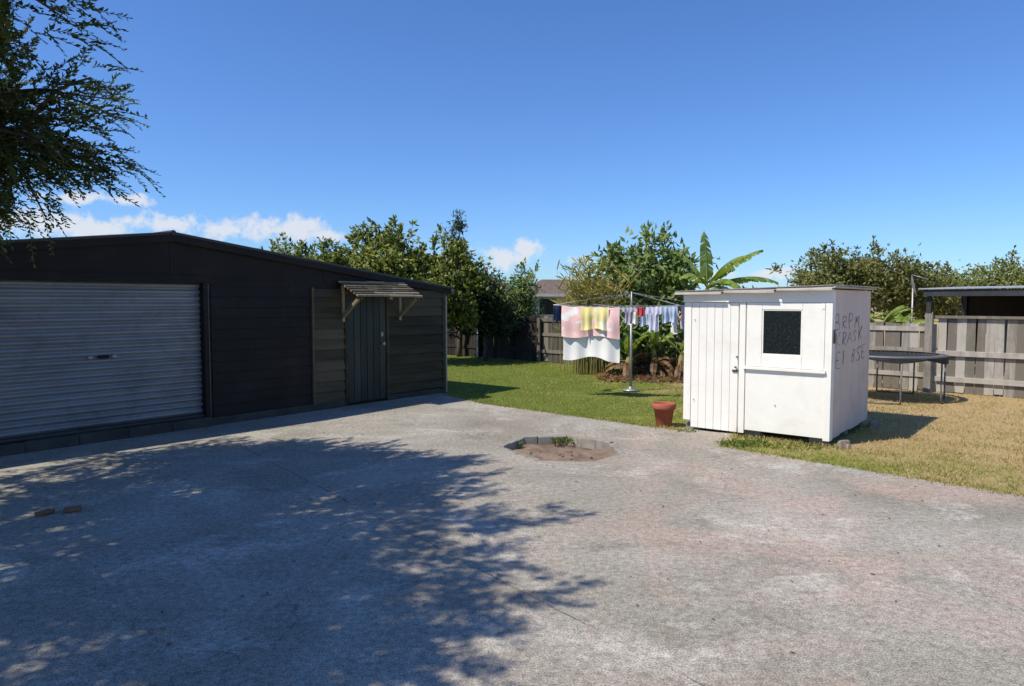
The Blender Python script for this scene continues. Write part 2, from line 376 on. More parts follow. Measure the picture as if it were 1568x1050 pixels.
def spray_tree(name,base,top,tr,lobes,per_lobe,ml,mbk):
    mb=MB(); tt=Vector(top); limb(mb,base,tt,tr,tr*0.7,1,0.06,8,12)
    Ps=[];Ds=[];Ss=[];Ls=[]
    for l,ns in zip(lobes,per_lobe):
        c=np.array(l[:3]); R=np.array(l[3:6])
        pts=limb(mb,tt,l[:3],tr*0.5,tr*0.2,1,0.12,8,8)
        nb=max(8,int(ns/38)); dd=unit(rng.normal(size=(nb,3)))
        tips=c+dd*R*(0.72+0.3*rng.random((nb,1)))
        for tp in tips: limb(mb,Vector(c)+Vector(rng.normal(size=3))*0.15,Vector(tp),tr*0.15,0.006,1,0.14,5,5)
        bi=rng.integers(0,nb,ns); t=rng.random(ns)**0.5
        jit=np.clip(rng.normal(size=(ns,3)),-1.3,1.3)
        O=c+(tips[bi]-c)*t[:,None]+jit*np.array([.2,.2,.14])*l[6]
        out=unit(dd[bi]+np.clip(rng.normal(size=(ns,3)),-1.5,1.5)*0.6+np.array([0.25,0.1,0.15]))
        for o,d in zip(O,out):
            ln=random.uniform(0.2,0.42)*l[7]; k=int(ln/0.017/l[8])
            drp=random.uniform(-0.1,0.45)
            s=np.arange(k)/k
            pos=o+np.outer(s*ln,d)+np.outer(-drp*ln*s**2,[0,0,1])
            tan=unit(np.tile(d,(k,1))+np.outer(-2*drp*s,[0,0,1]))
            side=unit(np.cross(tan,[0.05,0.02,1.0])); sg=np.where(np.arange(k)%2==0,1,-1)[:,None]
            dl=unit(tan*0.75+side*sg*0.7+rng.normal(size=(k,3))*0.28)
            nn=unit(np.cross(side,tan)+rng.normal(size=(k,3))*0.45)
            Ps.append(pos);Ds.append(dl);Ss.append(unit(np.cross(dl,nn))); Ls.append((0.05+0.03*rng.random(k))*l[8]*(1-0.35*s))
            if l[9]: mb.tube([o,o+d*ln*0.5+np.array([0,0,-drp*ln*.25]),o+d*ln+np.array([0,0,-drp*ln])],[0.004,0.003,0.0015],3,1,False)
    P=np.concatenate(Ps);D=np.concatenate(Ds);S=np.concatenate(Ss);L=np.concatenate(Ls)
    return add_leafmesh(name,P,D,S,L,L*0.45,[ml,mbk],0,mb,fold=0.12)
lobes=[(-5.95,3.65,5.0,2.8,2.95,1.6,1.2,1.1,1.8,False),
       (-4.75,6.4,3.35,1.25,1.0,1.0,0.9,0.95,1.05,True),
       (-4.5,5.5,4.3,1.1,1.0,0.75,0.9,1.0,1.1,True),
       (-6.9,6.2,4.3,1.3,1.2,1.0,1.2,1.1,1.5,False),
       (-4.5,2.2,4.9,1.2,1.0,0.9,1.2,1.1,1.8,False)]
spray_tree('overhanging_tree',(-6.6,3.3,-0.02),(-6.3,3.7,3.2),0.2,lobes,[3900,1700,800,320,560],G_near,M_bark)

tree('fruit_tree',(-3.3,18.8,-.02),(-3.3,18.8,1.6),0.14,[(-3.7,18.8,2.6,1.2,1.2,0.75),(-2.1,19.2,2.35,1.05,1.1,0.8),(-2.9,18.6,2.95,0.6,0.7,0.5),(-1.5,19.0,2.0,0.8,0.8,0.8)],270,44,0.15,0.085,G_citrus,M_bark,0.14,sprigs=30)
tree('fruit_tree',(-5.6,18.2,-.02),(-5.6,18.2,1.5),0.1,[(-5.5,18.2,2.35,0.8,0.8,0.55),(-6.3,18.3,2.2,0.65,0.7,0.4),(-4.8,18.0,2.2,0.75,0.8,0.6)],150,38,0.13,0.07,G_citrus,M_bark,0.14,sprigs=26)
tree('cypress_tree',(-1.62,21.6,-.02),(-1.62,21.6,1.6),0.09,[(-1.62,21.6,3.1,0.2,0.22,1.25),(-1.62,21.6,2.3,0.34,0.34,0.8)],160,50,0.14,0.035,G_dark,M_bark,0.08,core=0.2)
tree('leafy_shrub',(-0.75,20.0,-.02),(-.75,20.0,1.0),0.07,[(-0.8,20.3,1.75,0.6,0.6,0.7),(-1.5,20.2,1.6,.75,.6,.75),(-0.4,20.0,1.2,.5,.5,.5)],210,45,0.13,0.06,G_dark,M_bark,0.14,sprigs=8)
tree('leafy_shrub',(0.35,21.6,-.02),(.35,21.6,1.0),0.06,[(0.35,21.6,1.9,0.45,0.45,0.55),(0.25,21.6,1.3,0.55,0.5,0.5)],80,34,0.13,0.055,G_mid,M_bark,0.12,sprigs=8)
tree('loquat_tree',(3.5,17.0,-.02),(3.4,17.0,1.4),0.08,[(3.1,17.0,2.6,0.95,0.8,0.6),(3.9,17.1,2.4,0.7,0.7,0.6),(2.35,17.1,2.3,0.5,0.5,0.4),(3.3,17,1.8,0.8,.6,.45)],125,24,0.2,0.085,G_mid,M_bark,0.17,trunks=3,sprigs=6)
tree('leafy_shrub',(2.75,16.1,-.02),(2.75,16.1,.4),0.04,[(2.6,16.2,0.9,0.5,0.4,0.5),(3.2,16.4,.9,.6,.4,.5)],60,36,0.17,0.07,G_mid,M_bark,0.14)
tree('spreading_tree',(10.4,21.5,-.02),(10.4,21.5,1.4),0.2,[(9.8,21.5,2.45,1.3,1.2,0.75),(11.3,21.8,2.45,1.2,1.2,0.65),(9.7,21.2,1.9,1.1,1,.7),(12.4,21.5,1.9,1.2,1,.65)],330,46,0.13,0.065,G_olive,M_bark,0.15,sprigs=14)
tree('spreading_tree',(14.6,23.5,-.02),(14.6,23.5,1.4),0.2,[(14.2,23.5,2.0,1.3,1.2,0.6),(15.9,23,2.25,0.95,1.1,0.65),(13.2,23,1.8,1.2,1,.6)],260,40,0.13,0.065,G_light,M_bark,0.18,sprigs=20)
tree('spreading_tree',(18.5,24.5,-.02),(18.5,24.5,1.4),0.2,[(17.6,24.5,1.9,1.4,1.3,0.55),(19.2,24.5,2.0,1.4,1.3,0.6)],210,40,0.13,0.06,G_olive,M_bark,0.18,sprigs=12)
Pc=[]
for x in np.arange(-70,95,0.9):
    h=2.6+1.0*mnoise.noise(Vector((x*0.13,2,0)))+random.uniform(-.2,.3)
    yy=66+8*mnoise.noise(Vector((x*0.05,9,0)))
    k=90; Pc.append(np.stack([x+rng.normal(size=k)*0.8,yy+rng.normal(size=k)*0.8,h*rng.random(k)**0.6],1))
P=np.concatenate(Pc); D=unit(rng.normal(size=P.shape)); S=unit(np.cross(D,unit(rng.normal(size=P.shape)*.6+np.array([0,-.6,.7]))))
add_leafmesh('background_trees',P,D,S,0.5+0.3*rng.random(len(P)),0.32,[G_dark],0)

def blade(mb,o,az,el,L,W,droop,m,split=True,n=14):
    o=Vector(o); h=Vector((math.cos(az),math.sin(az),0)); side=Vector((-math.sin(az),math.cos(az),0)); p=o.copy(); a=el
    pts=[]
    for i in range(n+1):
        pts.append((p.copy(),a)); p=p+(h*math.cos(a)+Vector((0,0,math.sin(a))))*(L/n); a-=droop/n*(0.4+1.2*i/n)
    mb.tube([q for q,_ in pts],[0.018*(1-0.85*i/n) for i in range(n+1)],5,m,False)
    def wd(t): return W*0.5*min(1,(t-0.12)*7 if t>0.12 else 0.0)*math.sqrt(max(0.0,1-t**3))+0.001
    for sg in (1,-1):
        for i in range(1,n):
            (p0,a0),(p1,a1)=pts[i],pts[i+1]; w0,w1=wd(i/n),wd((i+1)/n)
            up=Vector((0,0,1)); g0=-0.35*w0-random.uniform(0,.3)*w0; g1=-0.35*w1 if not split else g0
            o_=len(mb.v); sh=(p1-p0)*(0.15 if split and random.random()<.6 else 0)
            mb.v+= [tuple(p0),tuple(p1),tuple(p1+side*sg*w1+up*g1-sh),tuple(p0+side*sg*w0+up*g0+sh*0.3)]
            mb.f.append((o_,o_+1,o_+2,o_+3) if sg<0 else (o_+3,o_+2,o_+1,o_)); mb.m.append(m)
def banana(name,base,h,leaves,lm=1.0,dead=4):
    mb=MB(); b0=Vector(base); tp=b0+Vector((random.uniform(-.1,.1),0,h))
    mb.tube([b0,b0.lerp(tp,.5),tp],[0.1,0.08,0.05],10,1)
    for (az,el,L,W,dr) in leaves: blade(mb,tp,az,el,L*lm,W,dr,0)
    for k in range(dead):
        blade(mb,b0+Vector((0,0,h*random.uniform(.4,.8))),random.uniform(0,6.28),random.uniform(-.2,.5),random.uniform(.6,1.0)*lm,0.16,2.2,2)
    return mb.obj(name,[G_ban,G_straw,G_brown])
banana('banana_plant',(4.35,16.0,0),1.98,[(0.1,0.85,1.6,.46,.75),(-0.15,0.42,1.6,.44,1.0),(1.9,1.5,1.35,.36,.15),(2.7,1.15,1.3,.4,1.0),(-.7,1.05,1.3,.42,1.3),(3.9,.7,1.2,.4,1.5),(0.6,0.2,1.2,.38,1.2),(5.1,.5,1.2,.38,1.6)])
banana('banana_plant',(2.55,15.7,0),0.45,[(3.3,1.2,.9,.22,.9),(.2,1.2,.9,.22,1.0),(1.7,1.4,1.0,.22,.5),(4.5,1.1,.8,.2,1.3),(5.4,1.2,.8,.22,1.3),(2.6,.9,.8,.2,1.2)],1,5)
banana('banana_plant',(3.25,15.9,0),0.6,[(3.3,1.0,.9,.2,1.2),(.3,.9,.9,.2,1.2),(4.7,1.2,.8,.2,1.3),(1.6,1.4,1.1,.22,.5)],1,12)
banana('banana_plant',(3.75,15.6,0),0.5,[(3.1,1.0,.9,.2,1.2),(.3,.9,.8,.2,1.2),(4.9,1.1,.8,.2,1.3)],1,10)
mb=MB()
for k in range(230):
    x=random.gauss(1.88,0.25); y=16.6+random.uniform(-.3,.3); az=random.uniform(0,6.28); h=random.uniform(1.3,2.6)
    ln=random.uniform(.05,.35); pts=[]
    for i in range(6):
        t=i/5; pts.append(Vector((x+math.cos(az)*ln*t*t*h*.8,y+math.sin(az)*ln*t*t*h*.8,h*t-ln*t**3*h*.25)))
    mb.tube(pts,[0.012*(1-.8*i/5) for i in range(6)],4,0,False)
    for q in range(7):
        blade_o=pts[random.randint(2,5)]; a2=random.uniform(0,6.28); o_=len(mb.v); L=random.uniform(.25,.5)
        d=Vector((math.cos(a2),math.sin(a2),random.uniform(.3,1.6))).normalized(); s=Vector((-math.sin(a2),math.cos(a2),0))*0.014
        mb.v+=[tuple(blade_o-s),tuple(blade_o+s),tuple(blade_o+d*L*.6+s),tuple(blade_o+d*L+Vector((0,0,-.15*L))),tuple(blade_o+d*L*.6-s)]
        mb.f.append((o_,o_+1,o_+2,o_+3,o_+4)); mb.m.append(0)
mb.obj('cane_clump',[G_straw])
mb=MB()
for (x,y) in ((8.0,15.3),(8.6,15.6),(7.6,15.9)):
    for k in range(11): blade(mb,(x,y,1.05),random.uniform(0,6.28),random.uniform(.5,1.3),random.uniform(.6,.9),.16,1.3,0)
    mb.tube([(x,y,0),(x,y,1.1)],[.09,.07],8,1)
mb.obj('palm_plant',[G_ban,M_bark])

# ------------------------------------------------------------ grass blades
def inpoly(x,y,poly):
    c=np.zeros(len(x),bool); n=len(poly)
    for i in range(n):
        x1,y1=poly[i]; x2,y2=poly[(i+1)%n]
        cond=((y1>y)!=(y2>y)); t=(x2-x1)*(y-y1)/(y2-y1 if y2!=y1 else 1e-9)+x1
        c^=cond&(x<t)
    return c
shedp=[(2.30,9.35),(3.72,8.2),(4.98,9.76),(3.56,10.9)]
A0=np.array([-5.62,7.67]); gx=np.array([.629,.778]); gy=np.array([-.778,.629])
garp=[tuple(A0+gx*s+gy*d) for s,d in((-3.1,-.05),(6.95,-.05),(6.95,6.2),(-3.1,6.2))]
n=210000
yy=5+17*rng.random(n)**1.35; xx=-3+ (yy*0.8+4.5)*rng.random(n)
ok=~inpoly(xx,yy,conc)&~inpoly(xx,yy,shedp)&~inpoly(xx,yy,garp); xx=xx[ok]; yy=yy[ok]
cl0=np.array([mnoise.noise(Vector((a*2.3,b2*2.3,4))) for a,b2 in zip(xx,yy)]); ok=rng.random(len(xx))<np.clip(0.75+cl0*1.3,0.15,1); xx=xx[ok]; yy=yy[ok]
ex=[]
for a,b_ in (((-1.2,12.75),(-.5,11.62)),((-.5,11.62),(2.24,9.12)),((2.43,8.17),(4.49,6.02)),((4.49,6.02),(6,4.4)),((2.88,8.9),(2.43,8.17)),((2.9,8.86),(3.8,8.13))):
    L=math.dist(a,b_); k=int(L*420); t=rng.random(k); w_=rng.normal(size=k)*0.05
    dx,dy=(b_[0]-a[0])/L,(b_[1]-a[1])/L
    ex.append(np.stack([a[0]+dx*L*t-dy*w_,a[1]+dy*L*t+dx*w_],1))
ex=np.concatenate(ex); edge_n=len(ex)
px=np.concatenate([xx,ex[:,0]]); py=np.concatenate([yy,ex[:,1]]); n=len(px)
P=np.stack([px,py,np.full(n,-0.02)],1)
D=unit(rng.normal(size=(n,3))*0.6+np.array([0,0,1.0])); D[:,2]=np.abs(D[:,2]); S=unit(np.cross(D,rng.normal(size=(n,3))))
Ln=0.022+0.028*rng.random(n); Ln[-edge_n:]=0.03+0.04*rng.random(edge_n)
cl=np.array([mnoise.noise(Vector((a*0.9,b2*0.9,0))) for a,b2 in zip(px,py)])
dry=((px-3.7)*0.3+cl*1.8+rng.normal(size=n)*0.5)>0
add_leafmesh('grass_lawn',P,D,S,Ln,0.009,[G_grass,G_dry],dry.astype(int),fold=0.0)
def weeds(name,c,r,k,h):
    a=rng.random(k)*6.28; rr=r*np.sqrt(rng.random(k)); P=np.stack([c[0]+rr*np.cos(a),c[1]+rr*np.sin(a)*.6,np.full(k,c[2])+rng.random(k)*h*.6],1)
    D=unit(rng.normal(size=(k,3))*.8+np.array([0,0,.6])); S=unit(np.cross(D,rng.normal(size=(k,3))))
    add_leafmesh(name,P,D,S,h*(.5+.6*rng.random(k)),h*.3,[G_weed],0)
weeds('weed_clump',(.62,8.55,-.04),.13,110,.065); weeds('weed_clump',(2.75,8.3,-.02),.3,350,.06); weeds('weed_clump',(3.3,8.15,-.02),.35,250,.05)
weeds('weed_clump',(.1,8.4,-.05),.05,25,.05); weeds('weed_clump',(4.3,10.9,-.02),.9,500,.1); weeds('weed_clump',(2.3,9.1,-.02),.14,120,.045)
k=170; P=np.stack([-5+11*rng.random(k),2.8+8*rng.random(k),np.full(k,0.006)],1); ok=inpoly(P[:,0],P[:,1],conc); P=P[ok]; k=len(P)
a=rng.random(k)*6.28; D=np.stack([np.cos(a),np.sin(a),.05+0*a],1); S=np.stack([-np.sin(a),np.cos(a),0*a],1)
add_leafmesh('fallen_leaves',P,D,S,.02+.025*rng.random(k),.012,[G_brown],0)
b=MB(); b.grid(lambda u,v:(2.0+u*2.9+.1*math.sin(v*20),15.25-u*1.1+v*1.3+.12*math.sin(u*17),-.012+.05*abs(mnoise.noise(Vector((u*9,v*6,1))))*math.sin(v*math.pi)*math.sin(u*math.pi)),40,20)
b.obj('garden_bed',[M_litter],smooth=True)
k=900; P=np.stack([1.9+3.1*rng.random(k),14.6+1.6*rng.random(k),.02+.03*rng.random(k)],1); D=unit(rng.normal(size=(k,3))*np.array([1,1,.3])); S=unit(np.cross(D,rng.normal(size=(k,3))*.4+np.array([0,0,1])))
add_leafmesh('fallen_leaves',P,D,S,.14,.05,[G_brown],0)

# ------------------------------------------------------------ garage
M_black=surf('black_painted_board',(0.011,0.0085,0.007),(0.021,0.017,0.0145),2.2,0.6,0.25,dirt=((0.042,0.035,0.028),.4),spec=.2)
M_wb=surf('dark_weatherboard',(0.040,0.032,0.017),(0.115,0.094,0.052),3,0.6,0.4,(0.4,1,3),island=.35,spec=.2)
M_wb2=surf('dark_weatherboard_right',(0.030,0.025,0.013),(0.080,0.066,0.036),3,0.6,0.4,(0.4,1,3),island=.4,spec=.2)
M_teal=surf('dark_green_door',(0.018,0.027,0.023),(0.05,0.066,0.056),3,0.5,0.25,(1,1,0.3),island=.4)
M_rib=surf('galvanised_roller_door',(0.19,0.19,0.19),(0.30,0.30,0.295),2.5,0.42,0.05,(0.5,1,2),metal=0.3,spec=.5,dirt=((0.13,0.12,0.105),.6))
M_roofd=surf('dark_roof_iron',(0.03,0.03,0.032),(0.07,0.07,0.072),3,0.5,0.2,metal=.2)
M_flash=surf('metal_flashing',(0.06,0.06,0.062),(0.12,0.12,0.12),5,0.45,0.2,metal=.3)
M_plinth=surf('plinth_concrete',(0.035,0.032,0.026),(0.085,0.08,0.068),4,0.9,0.7)
M_wood=surf('weathered_wood',(0.10,0.075,0.04),(0.34,0.27,0.16),4,0.85,0.5,(6,1,1),island=.7)
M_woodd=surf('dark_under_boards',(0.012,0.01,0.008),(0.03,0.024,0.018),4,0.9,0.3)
M_pipe=surf('pale_pipe',(0.28,0.27,0.24),(0.42,0.40,0.36),3,0.5,0.1)
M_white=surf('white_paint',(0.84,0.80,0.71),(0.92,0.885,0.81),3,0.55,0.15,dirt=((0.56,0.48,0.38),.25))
g=empty('black_garage',(-5.62,7.67,0),math.atan2(.778,.629))
X0,X1,PX,PZ,EZ=-3.07,6.93,1.93,2.55,1.93; D1=6.1
def rz(x): return PZ-(PZ-EZ)*abs(x-PX)/(X1-PX)
b=MB()
DX0,DX1,DT=-2.6,2.36,1.94
b.prism_xz([(DX1,0),(X1,0),(X1,rz(X1)),(DX1,rz(DX1))],0,.08)
b.prism_xz([(DX0,DT),(DX1,DT),(DX1,rz(DX1)),(PX,PZ),(DX0,rz(DX0))],0,.08)
b.prism_xz([(X0,0),(DX0,0),(DX0,rz(DX0)),(X0,rz(X0))],0,.08)
b.box(X1-.08,X1,.081,D1,0,EZ-.01); b.box(X0,X0+.08,.081,D1,0,EZ-.01)
b.prism_xz([(X0,0),(X1,0),(X1,EZ),(PX,PZ),(X0,EZ)],D1,D1+.08)
b.box(DX1+.1,4.05,-.008,-.002,1.90,1.985)
b.box(DX0-.1,DX1+.1,-.014,-.002,DT-.01,DT+.09)
for k in range(0,12):
    z=.115+k*.149
    b.hex([(2.44,-.018,z),(4.03,-.018,z),(4.03,-.001,z),(2.44,-.001,z),(2.44,-.004,z+.146),(4.03,-.004,z+.146),(4.03,-.001,z+.146),(2.44,-.001,z+.146)],0)
for x in (PX,4.3): b.box(x-.02,x+.02,-.006,-.001,2.035 if x<3 else 1.99,rz(x)-.08)
b.obj('walls',[M_black],g,bevel=0.002)
b=MB()
for s,a,c in ((1,PX,X1+.14),(-1,X0-.14,PX)):
    za=rz(a);zc=rz(c)
    for layer,(t0,t1,y0,y1,mi) in enumerate(((.0,.02,-.07,D1+.15,0),(-.09,-.002,-.06,-.004,1),(.021,.034,-.08,.03,2))):
        b.hex([(a,y0,za+t0),(c,y0,zc+t0),(c,y1,zc+t0),(a,y1,za+t0),(a,y0,za+t1),(c,y0,zc+t1),(c,y1,zc+t1),(a,y1,za+t1)],mi)
    for k in range(56):
        y=.03+k*.11
        b.hex([(a,y,za+.02),(c,y,zc+.02),(c,y+.05,zc+.02),(a,y+.05,za+.02),(a,y+.015,za+.036),(c,y+.015,zc+.036),(c,y+.035,zc+.036),(a,y+.035,za+.036)],0)
b.tube([(PX,-.085,PZ+.02),(PX,D1+.1,PZ+.02)],.035,10,0)
b.obj('roof',[M_roofd,M_black,M_flash],g)
b=MB()
NP=21
prof=[]
for i in range(NP*8+1):
    z=.165+i*(DT-.165)/(NP*8); ph=(i%8)/8
    prof.append((z,.10-.034*(0.5-0.5*math.cos(2*math.pi*ph))**0.6))
b.grid(lambda u,v:(DX0+(DX1-DX0)*v,prof[int(round(u*NP*8))][1],prof[int(round(u*NP*8))][0]),NP*8,1)
b.obj('roller_door',[M_rib],g,smooth=True)
b=MB()
b.box(DX0,DX1,.02,.14,.13,.165,2); b.box(DX1-.03,DX1+.035,-.03,.12,0,DT,0); b.box(DX1+.036,DX1+.05,-.022,-.001,.1,DT-.012,1)
b.box(DX0-.02,DX0+.03,-.03,.12,0,DT,0)
b.box(1.04,1.16,.045,.075,1.0,1.035,0); b.box(1.2,1.25,.045,.075,1.0,1.035,3); b.box(.93,.98,.045,.075,1.0,1.03,3)
b.obj('door_tracks_and_handle',[M_black,M_flash,M_roofd,M_pipe],g,bevel=.003)
b=MB()
for k in range(10):
    b.box(X0+k*.547,X0+(k+1)*.547-.002,-.07,.3,-.05,.125+random.uniform(-.004,.004),0,None,.004)
b.box(2.405,4.68,-.035,-.003,-.05,.11,0,None,.004); b.box(5.53,6.95,-.035,-.003,-.05,.09,0,None,.004)
b.obj('plinth',[M_plinth],g,bevel=.01)
b=MB()
for (a,c,mi) in ((4.07,4.64,0),(5.57,6.86,1)):
    z=.11
    while z<1.83:
        zt=min(z+.165,1.875); sag=random.uniform(-.006,.006)
        b.hex([(a,-.046,z+sag),(c,-.046,z-sag),(c,-.001,z),(a,-.001,z),(a,-.010,zt+.006),(c,-.010,zt+.006),(c,-.001,zt),(a,-.001,zt)],mi); z+=.165
b.box(6.862,6.93,-.045,-.001,.05,1.87,1)
b.box(4.035,4.068,-.045,-.001,.1,1.9,0)
b.obj('weatherboards',[M_wb,M_wb2],g)
b=MB()
b.box(4.645,4.70,-.05,-.001,.03,1.80,0); b.box(5.51,5.565,-.05,-.001,.03,1.80,0); b.box(4.645,5.565,-.052,-.001,1.801,1.88,0)
for k in range(6):
    x=4.703+k*.1345; b.box(x,x+.124,-.028,-.002,.05,1.798,1)
b.tube([(5.42,-.03,.98),(5.42,-.09,.98)],[.012,.028],10,2); b.box(5.40,5.445,-.036,-.0285,1.1,1.17,2)
b.obj('side_door',[M_wb2,M_teal,M_pipe],g,bevel=.003)
b=MB()
R=7; sl=.49
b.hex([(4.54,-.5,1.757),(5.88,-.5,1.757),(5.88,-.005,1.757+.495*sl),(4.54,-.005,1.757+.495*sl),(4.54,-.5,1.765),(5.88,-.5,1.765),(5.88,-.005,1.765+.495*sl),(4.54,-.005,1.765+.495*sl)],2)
for r in range(R):
    ya=-.53+r*.075; za=1.772+(ya+.5)*sl
    x=4.52
    while x<5.88:
        wd=random.uniform(.3,.7); xe=min(x+wd,5.9); dy=.04; jj=random.uniform(-.005,.005)
        b.hex([(x,ya,za+jj),(xe-.006,ya,za+jj),(xe-.006,ya+dy,za+dy*sl+jj),(x,ya+dy,za+dy*sl+jj),(x,ya+.006,za+.03+jj),(xe-.006,ya+.006,za+.03+jj),(xe-.006,ya+dy,za+dy*sl+.02+jj),(x,ya+dy,za+dy*sl+.02+jj)],0,None,.002); x+=wd
for x in (4.6,5.2,5.8): b.hex([(x,-.5,1.72),(x+.05,-.5,1.72),(x+.05,0,1.965),(x,0,1.965),(x,-.5,1.755),(x+.05,-.5,1.755),(x+.05,0,1.997),(x,0,1.997)],1)
for x in (4.6,5.8):
    b.hex([(x,-.02,1.40),(x+.045,-.02,1.40),(x+.045,-.02,1.47),(x,-.02,1.47),(x,-.43,1.70),(x+.045,-.43,1.70),(x+.045,-.43,1.765),(x,-.43,1.765)],1)
    b.box(x,x+.045,-.05,-.012,1.36,1.95,1)
b.obj('door_awning',[M_wood,M_wood,M_woodd],g)
b=MB(); b.tube([(6.97,-.01,0),(6.97,-.01,1.77),(7.03,.05,1.87)],.026,8,0); b.box(7.07,7.16,-.06,D1+.1,1.83,1.895,1)
b.obj('downpipe',[M_pipe,M_flash],g)

# ------------------------------------------------------------ white shed
M_glass,ntg,bs_=newmat('obscure_dark_glass')
tcg=N(ntg,'ShaderNodeTexCoord'); ng=noise(ntg,tcg.outputs['Object'],40,4,.7)
ntg.links.new(ramp(ntg,ng,[(.4,(.005,.007,.006)),(.6,(.015,.02,.018)),(.72,(.07,.08,.075))]),bs_.inputs['Base Color']); bs_.inputs['Roughness'].default_value=.3; bs_.inputs['Specular IOR Level'].default_value=.25; bump(ntg,bs_,ng,.4,.004)
M_side=surf('shaded_white_sheet',(0.58,0.48,0.40),(0.74,0.63,0.54),2,0.65,0.2,(1,1,.4),dirt=((0.40,0.30,0.23),.5))  # white side sheets; the shaded side's darker tone is put into the base colour
M_shroof=surf('pale_roof_sheet',(0.40,0.36,0.31),(0.58,0.54,0.48),4,0.8,0.4,dirt=((0.2,0.17,0.14),.6))
M_graf=surf('graffiti_paint',(0.07,0.055,0.06),(0.16,0.13,0.13),20,0.8,0)
M_rust=surf('rusty_metal',(0.05,0.035,0.03),(0.12,0.08,0.06),20,0.7,.3)
s=empty('white_garden_shed',(2.30,9.35,0),-math.atan2(.629,.777))
W,Dp=1.83,1.93
def st(x): return 1.79+.05*x/W
b=MB()
b.prism_xz([(0.012,.09),(W-.012,.09),(W-.012,st(W)),(0.012,st(0))],.02,.06,0)
b.box(.012,.05,.061,Dp,.08,1.79,0); b.box(.05,W-.05,Dp-.04,Dp,.08,1.8,0)
ys=[.061,.5,.98,1.45,Dp]
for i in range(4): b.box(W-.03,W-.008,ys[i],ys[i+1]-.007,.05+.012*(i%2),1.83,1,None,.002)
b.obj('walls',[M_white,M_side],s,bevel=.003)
b=MB()
b.box(-.01,.088,-.012,.019,.12,1.675,0)
x=.095
for k in range(6):
    wd=.105; b.box(x,x+wd-.004,-.008+random.uniform(-.0015,.0015),.018,.03,1.672,0); x+=wd
b.box(.74,.815,-.02,.019,.03,1.675,0)
b.prism_xz([(-.02,1.678),(W+.012,1.678),(W+.012,st(W)-.01),(-.02,st(0)-.01)],-.025,.019,0)
b.box(.83,1.018,-.018,.018,.885,1.674,0); b.box(1.502,1.755,-.018,.018,.885,1.674,0)
b.box(1.020,1.50,-.018,.018,1.59,1.674,0); b.box(1.020,1.50,-.018,.018,.885,1.03,0)
b.box(1.020,1.5,-.012,-.004,1.03,1.05,0);b.box(1.020,1.5,-.012,-.004,1.575,1.59,0);b.box(1.02,1.038,-.012,-.004,1.05,1.575,0);b.box(1.483,1.5,-.012,-.004,1.05,1.575,0)
b.box(.80,1.78,-.05,.018,.845,.88,0)
b.box(.822,1.79,-.014,.018,.075,.84,0,None,.003)
b.box(1.76,1.838,-.02,.019,.05,1.674,0); b.box(W-.007,W+.012,.02,.09,.05,1.8,0)
b.box(1.72,1.755,-.024,-.0185,1.60,1.66,0)
b.obj('front_trim_and_door',[M_white],s,bevel=.004)
b=MB(); b.box(1.038,1.483,-.002,.012,1.05,1.575,0); b.obj('window_glass',[M_glass],s)
b=MB()
b.box(.655,.735,-.024,-.0085,.80,.825,0); b.tube([(.70,-.01,.86),(.70,-.04,.86)],[.008,.012],8,0); b.box(.705,.73,-.03,-.0215,.98,1.0,0)
b.box(W+.013,W+.03,.02,.05,1.2,1.36,0); b.tube([(W+.02,.03,1.36),(W+.05,.0,1.30),(W+.03,.0,1.2)],.006,6,0)
for (x,z) in ((.14,1.45),(.14,.4),(1.2,.42)): b.tube([(x,-.03,z),(x,-.012,z)],.005,6,0)
b.obj('latch_and_hinges',[M_rust],s)
b=MB()
def rf(x): return st(x)+.005
RX=W+.05
b.hex([(-.09,-.10,rf(-.09)),(RX,-.10,rf(RX)),(RX,Dp+.06,rf(RX)),(-.09,Dp+.06,rf(-.09)),(-.09,-.10,rf(-.09)+.02),(RX,-.10,rf(RX)+.02),(RX,Dp+.06,rf(RX)+.02),(-.09,Dp+.06,rf(-.09)+.02)],0)
b.hex([(-.1,-.115,rf(-.1)+.021),(RX-.02,-.115,rf(RX)+.021),(RX+.03,Dp+.06,rf(RX)+.021),(-.1,Dp+.08,rf(-.1)+.021),(-.1,-.115,rf(-.1)+.036),(RX-.02,-.115,rf(RX)+.036),(RX+.03,Dp+.06,rf(RX)+.036),(-.1,Dp+.08,rf(-.1)+.036)],0,None,.005)
for k in range(3): b.box(-.1+k*.66,.53+k*.66,-.12,-.101,rf(k*.7)-.02,rf(k*.7)+.014,0,None,.004)
b.obj('roof',[M_shroof,M_side],s,bevel=.003)
b=MB()
for x,y in ((.1,.1),(.9,.1),(1.68,.12),(.1,1.8),(1.68,1.8),(1.68,1.0)): b.box(x-.1,x+.1,y-.05,y+.1,-.03,.078,0,None,.01)
b.obj('foundation_blocks',[M_kerb],s,bevel=.01)
GL={'S':[[(1,.9),(.5,1),(.1,.75),(.5,.5),(.9,.25),(.5,0),(0,.1)]],'T':[[(0,1),(1,1)],[(.5,1),(.45,0)]],'B':[[(.1,0),(.1,1),(.7,.9),(.6,.55),(.1,.5),(.8,.4),(.8,.05),(.1,0)]],
'R':[[(.1,0),(.1,1),(.8,.9),(.7,.5),(.1,.45),(.9,0)]],'P':[[(.1,0),(.1,1),(.85,.9),(.7,.5),(.1,.45)]],'M':[[(0,0),(.15,1),(.5,.35),(.85,1),(1,0)]],
'K':[[(.1,1),(.1,0)],[(.9,1),(.1,.45),(.9,0)]],'E':[[(.9,1),(.1,1),(.1,0),(.9,0)],[(.1,.5),(.7,.5)]],'A':[[(0,0),(.5,1),(1,0)],[(.2,.4),(.8,.4)]],' ':[]}
cu=bpy.data.curves.new('graffiti','CURVE'); cu.dimensions='3D'; cu.bevel_depth=.0036; cu.bevel_resolution=1
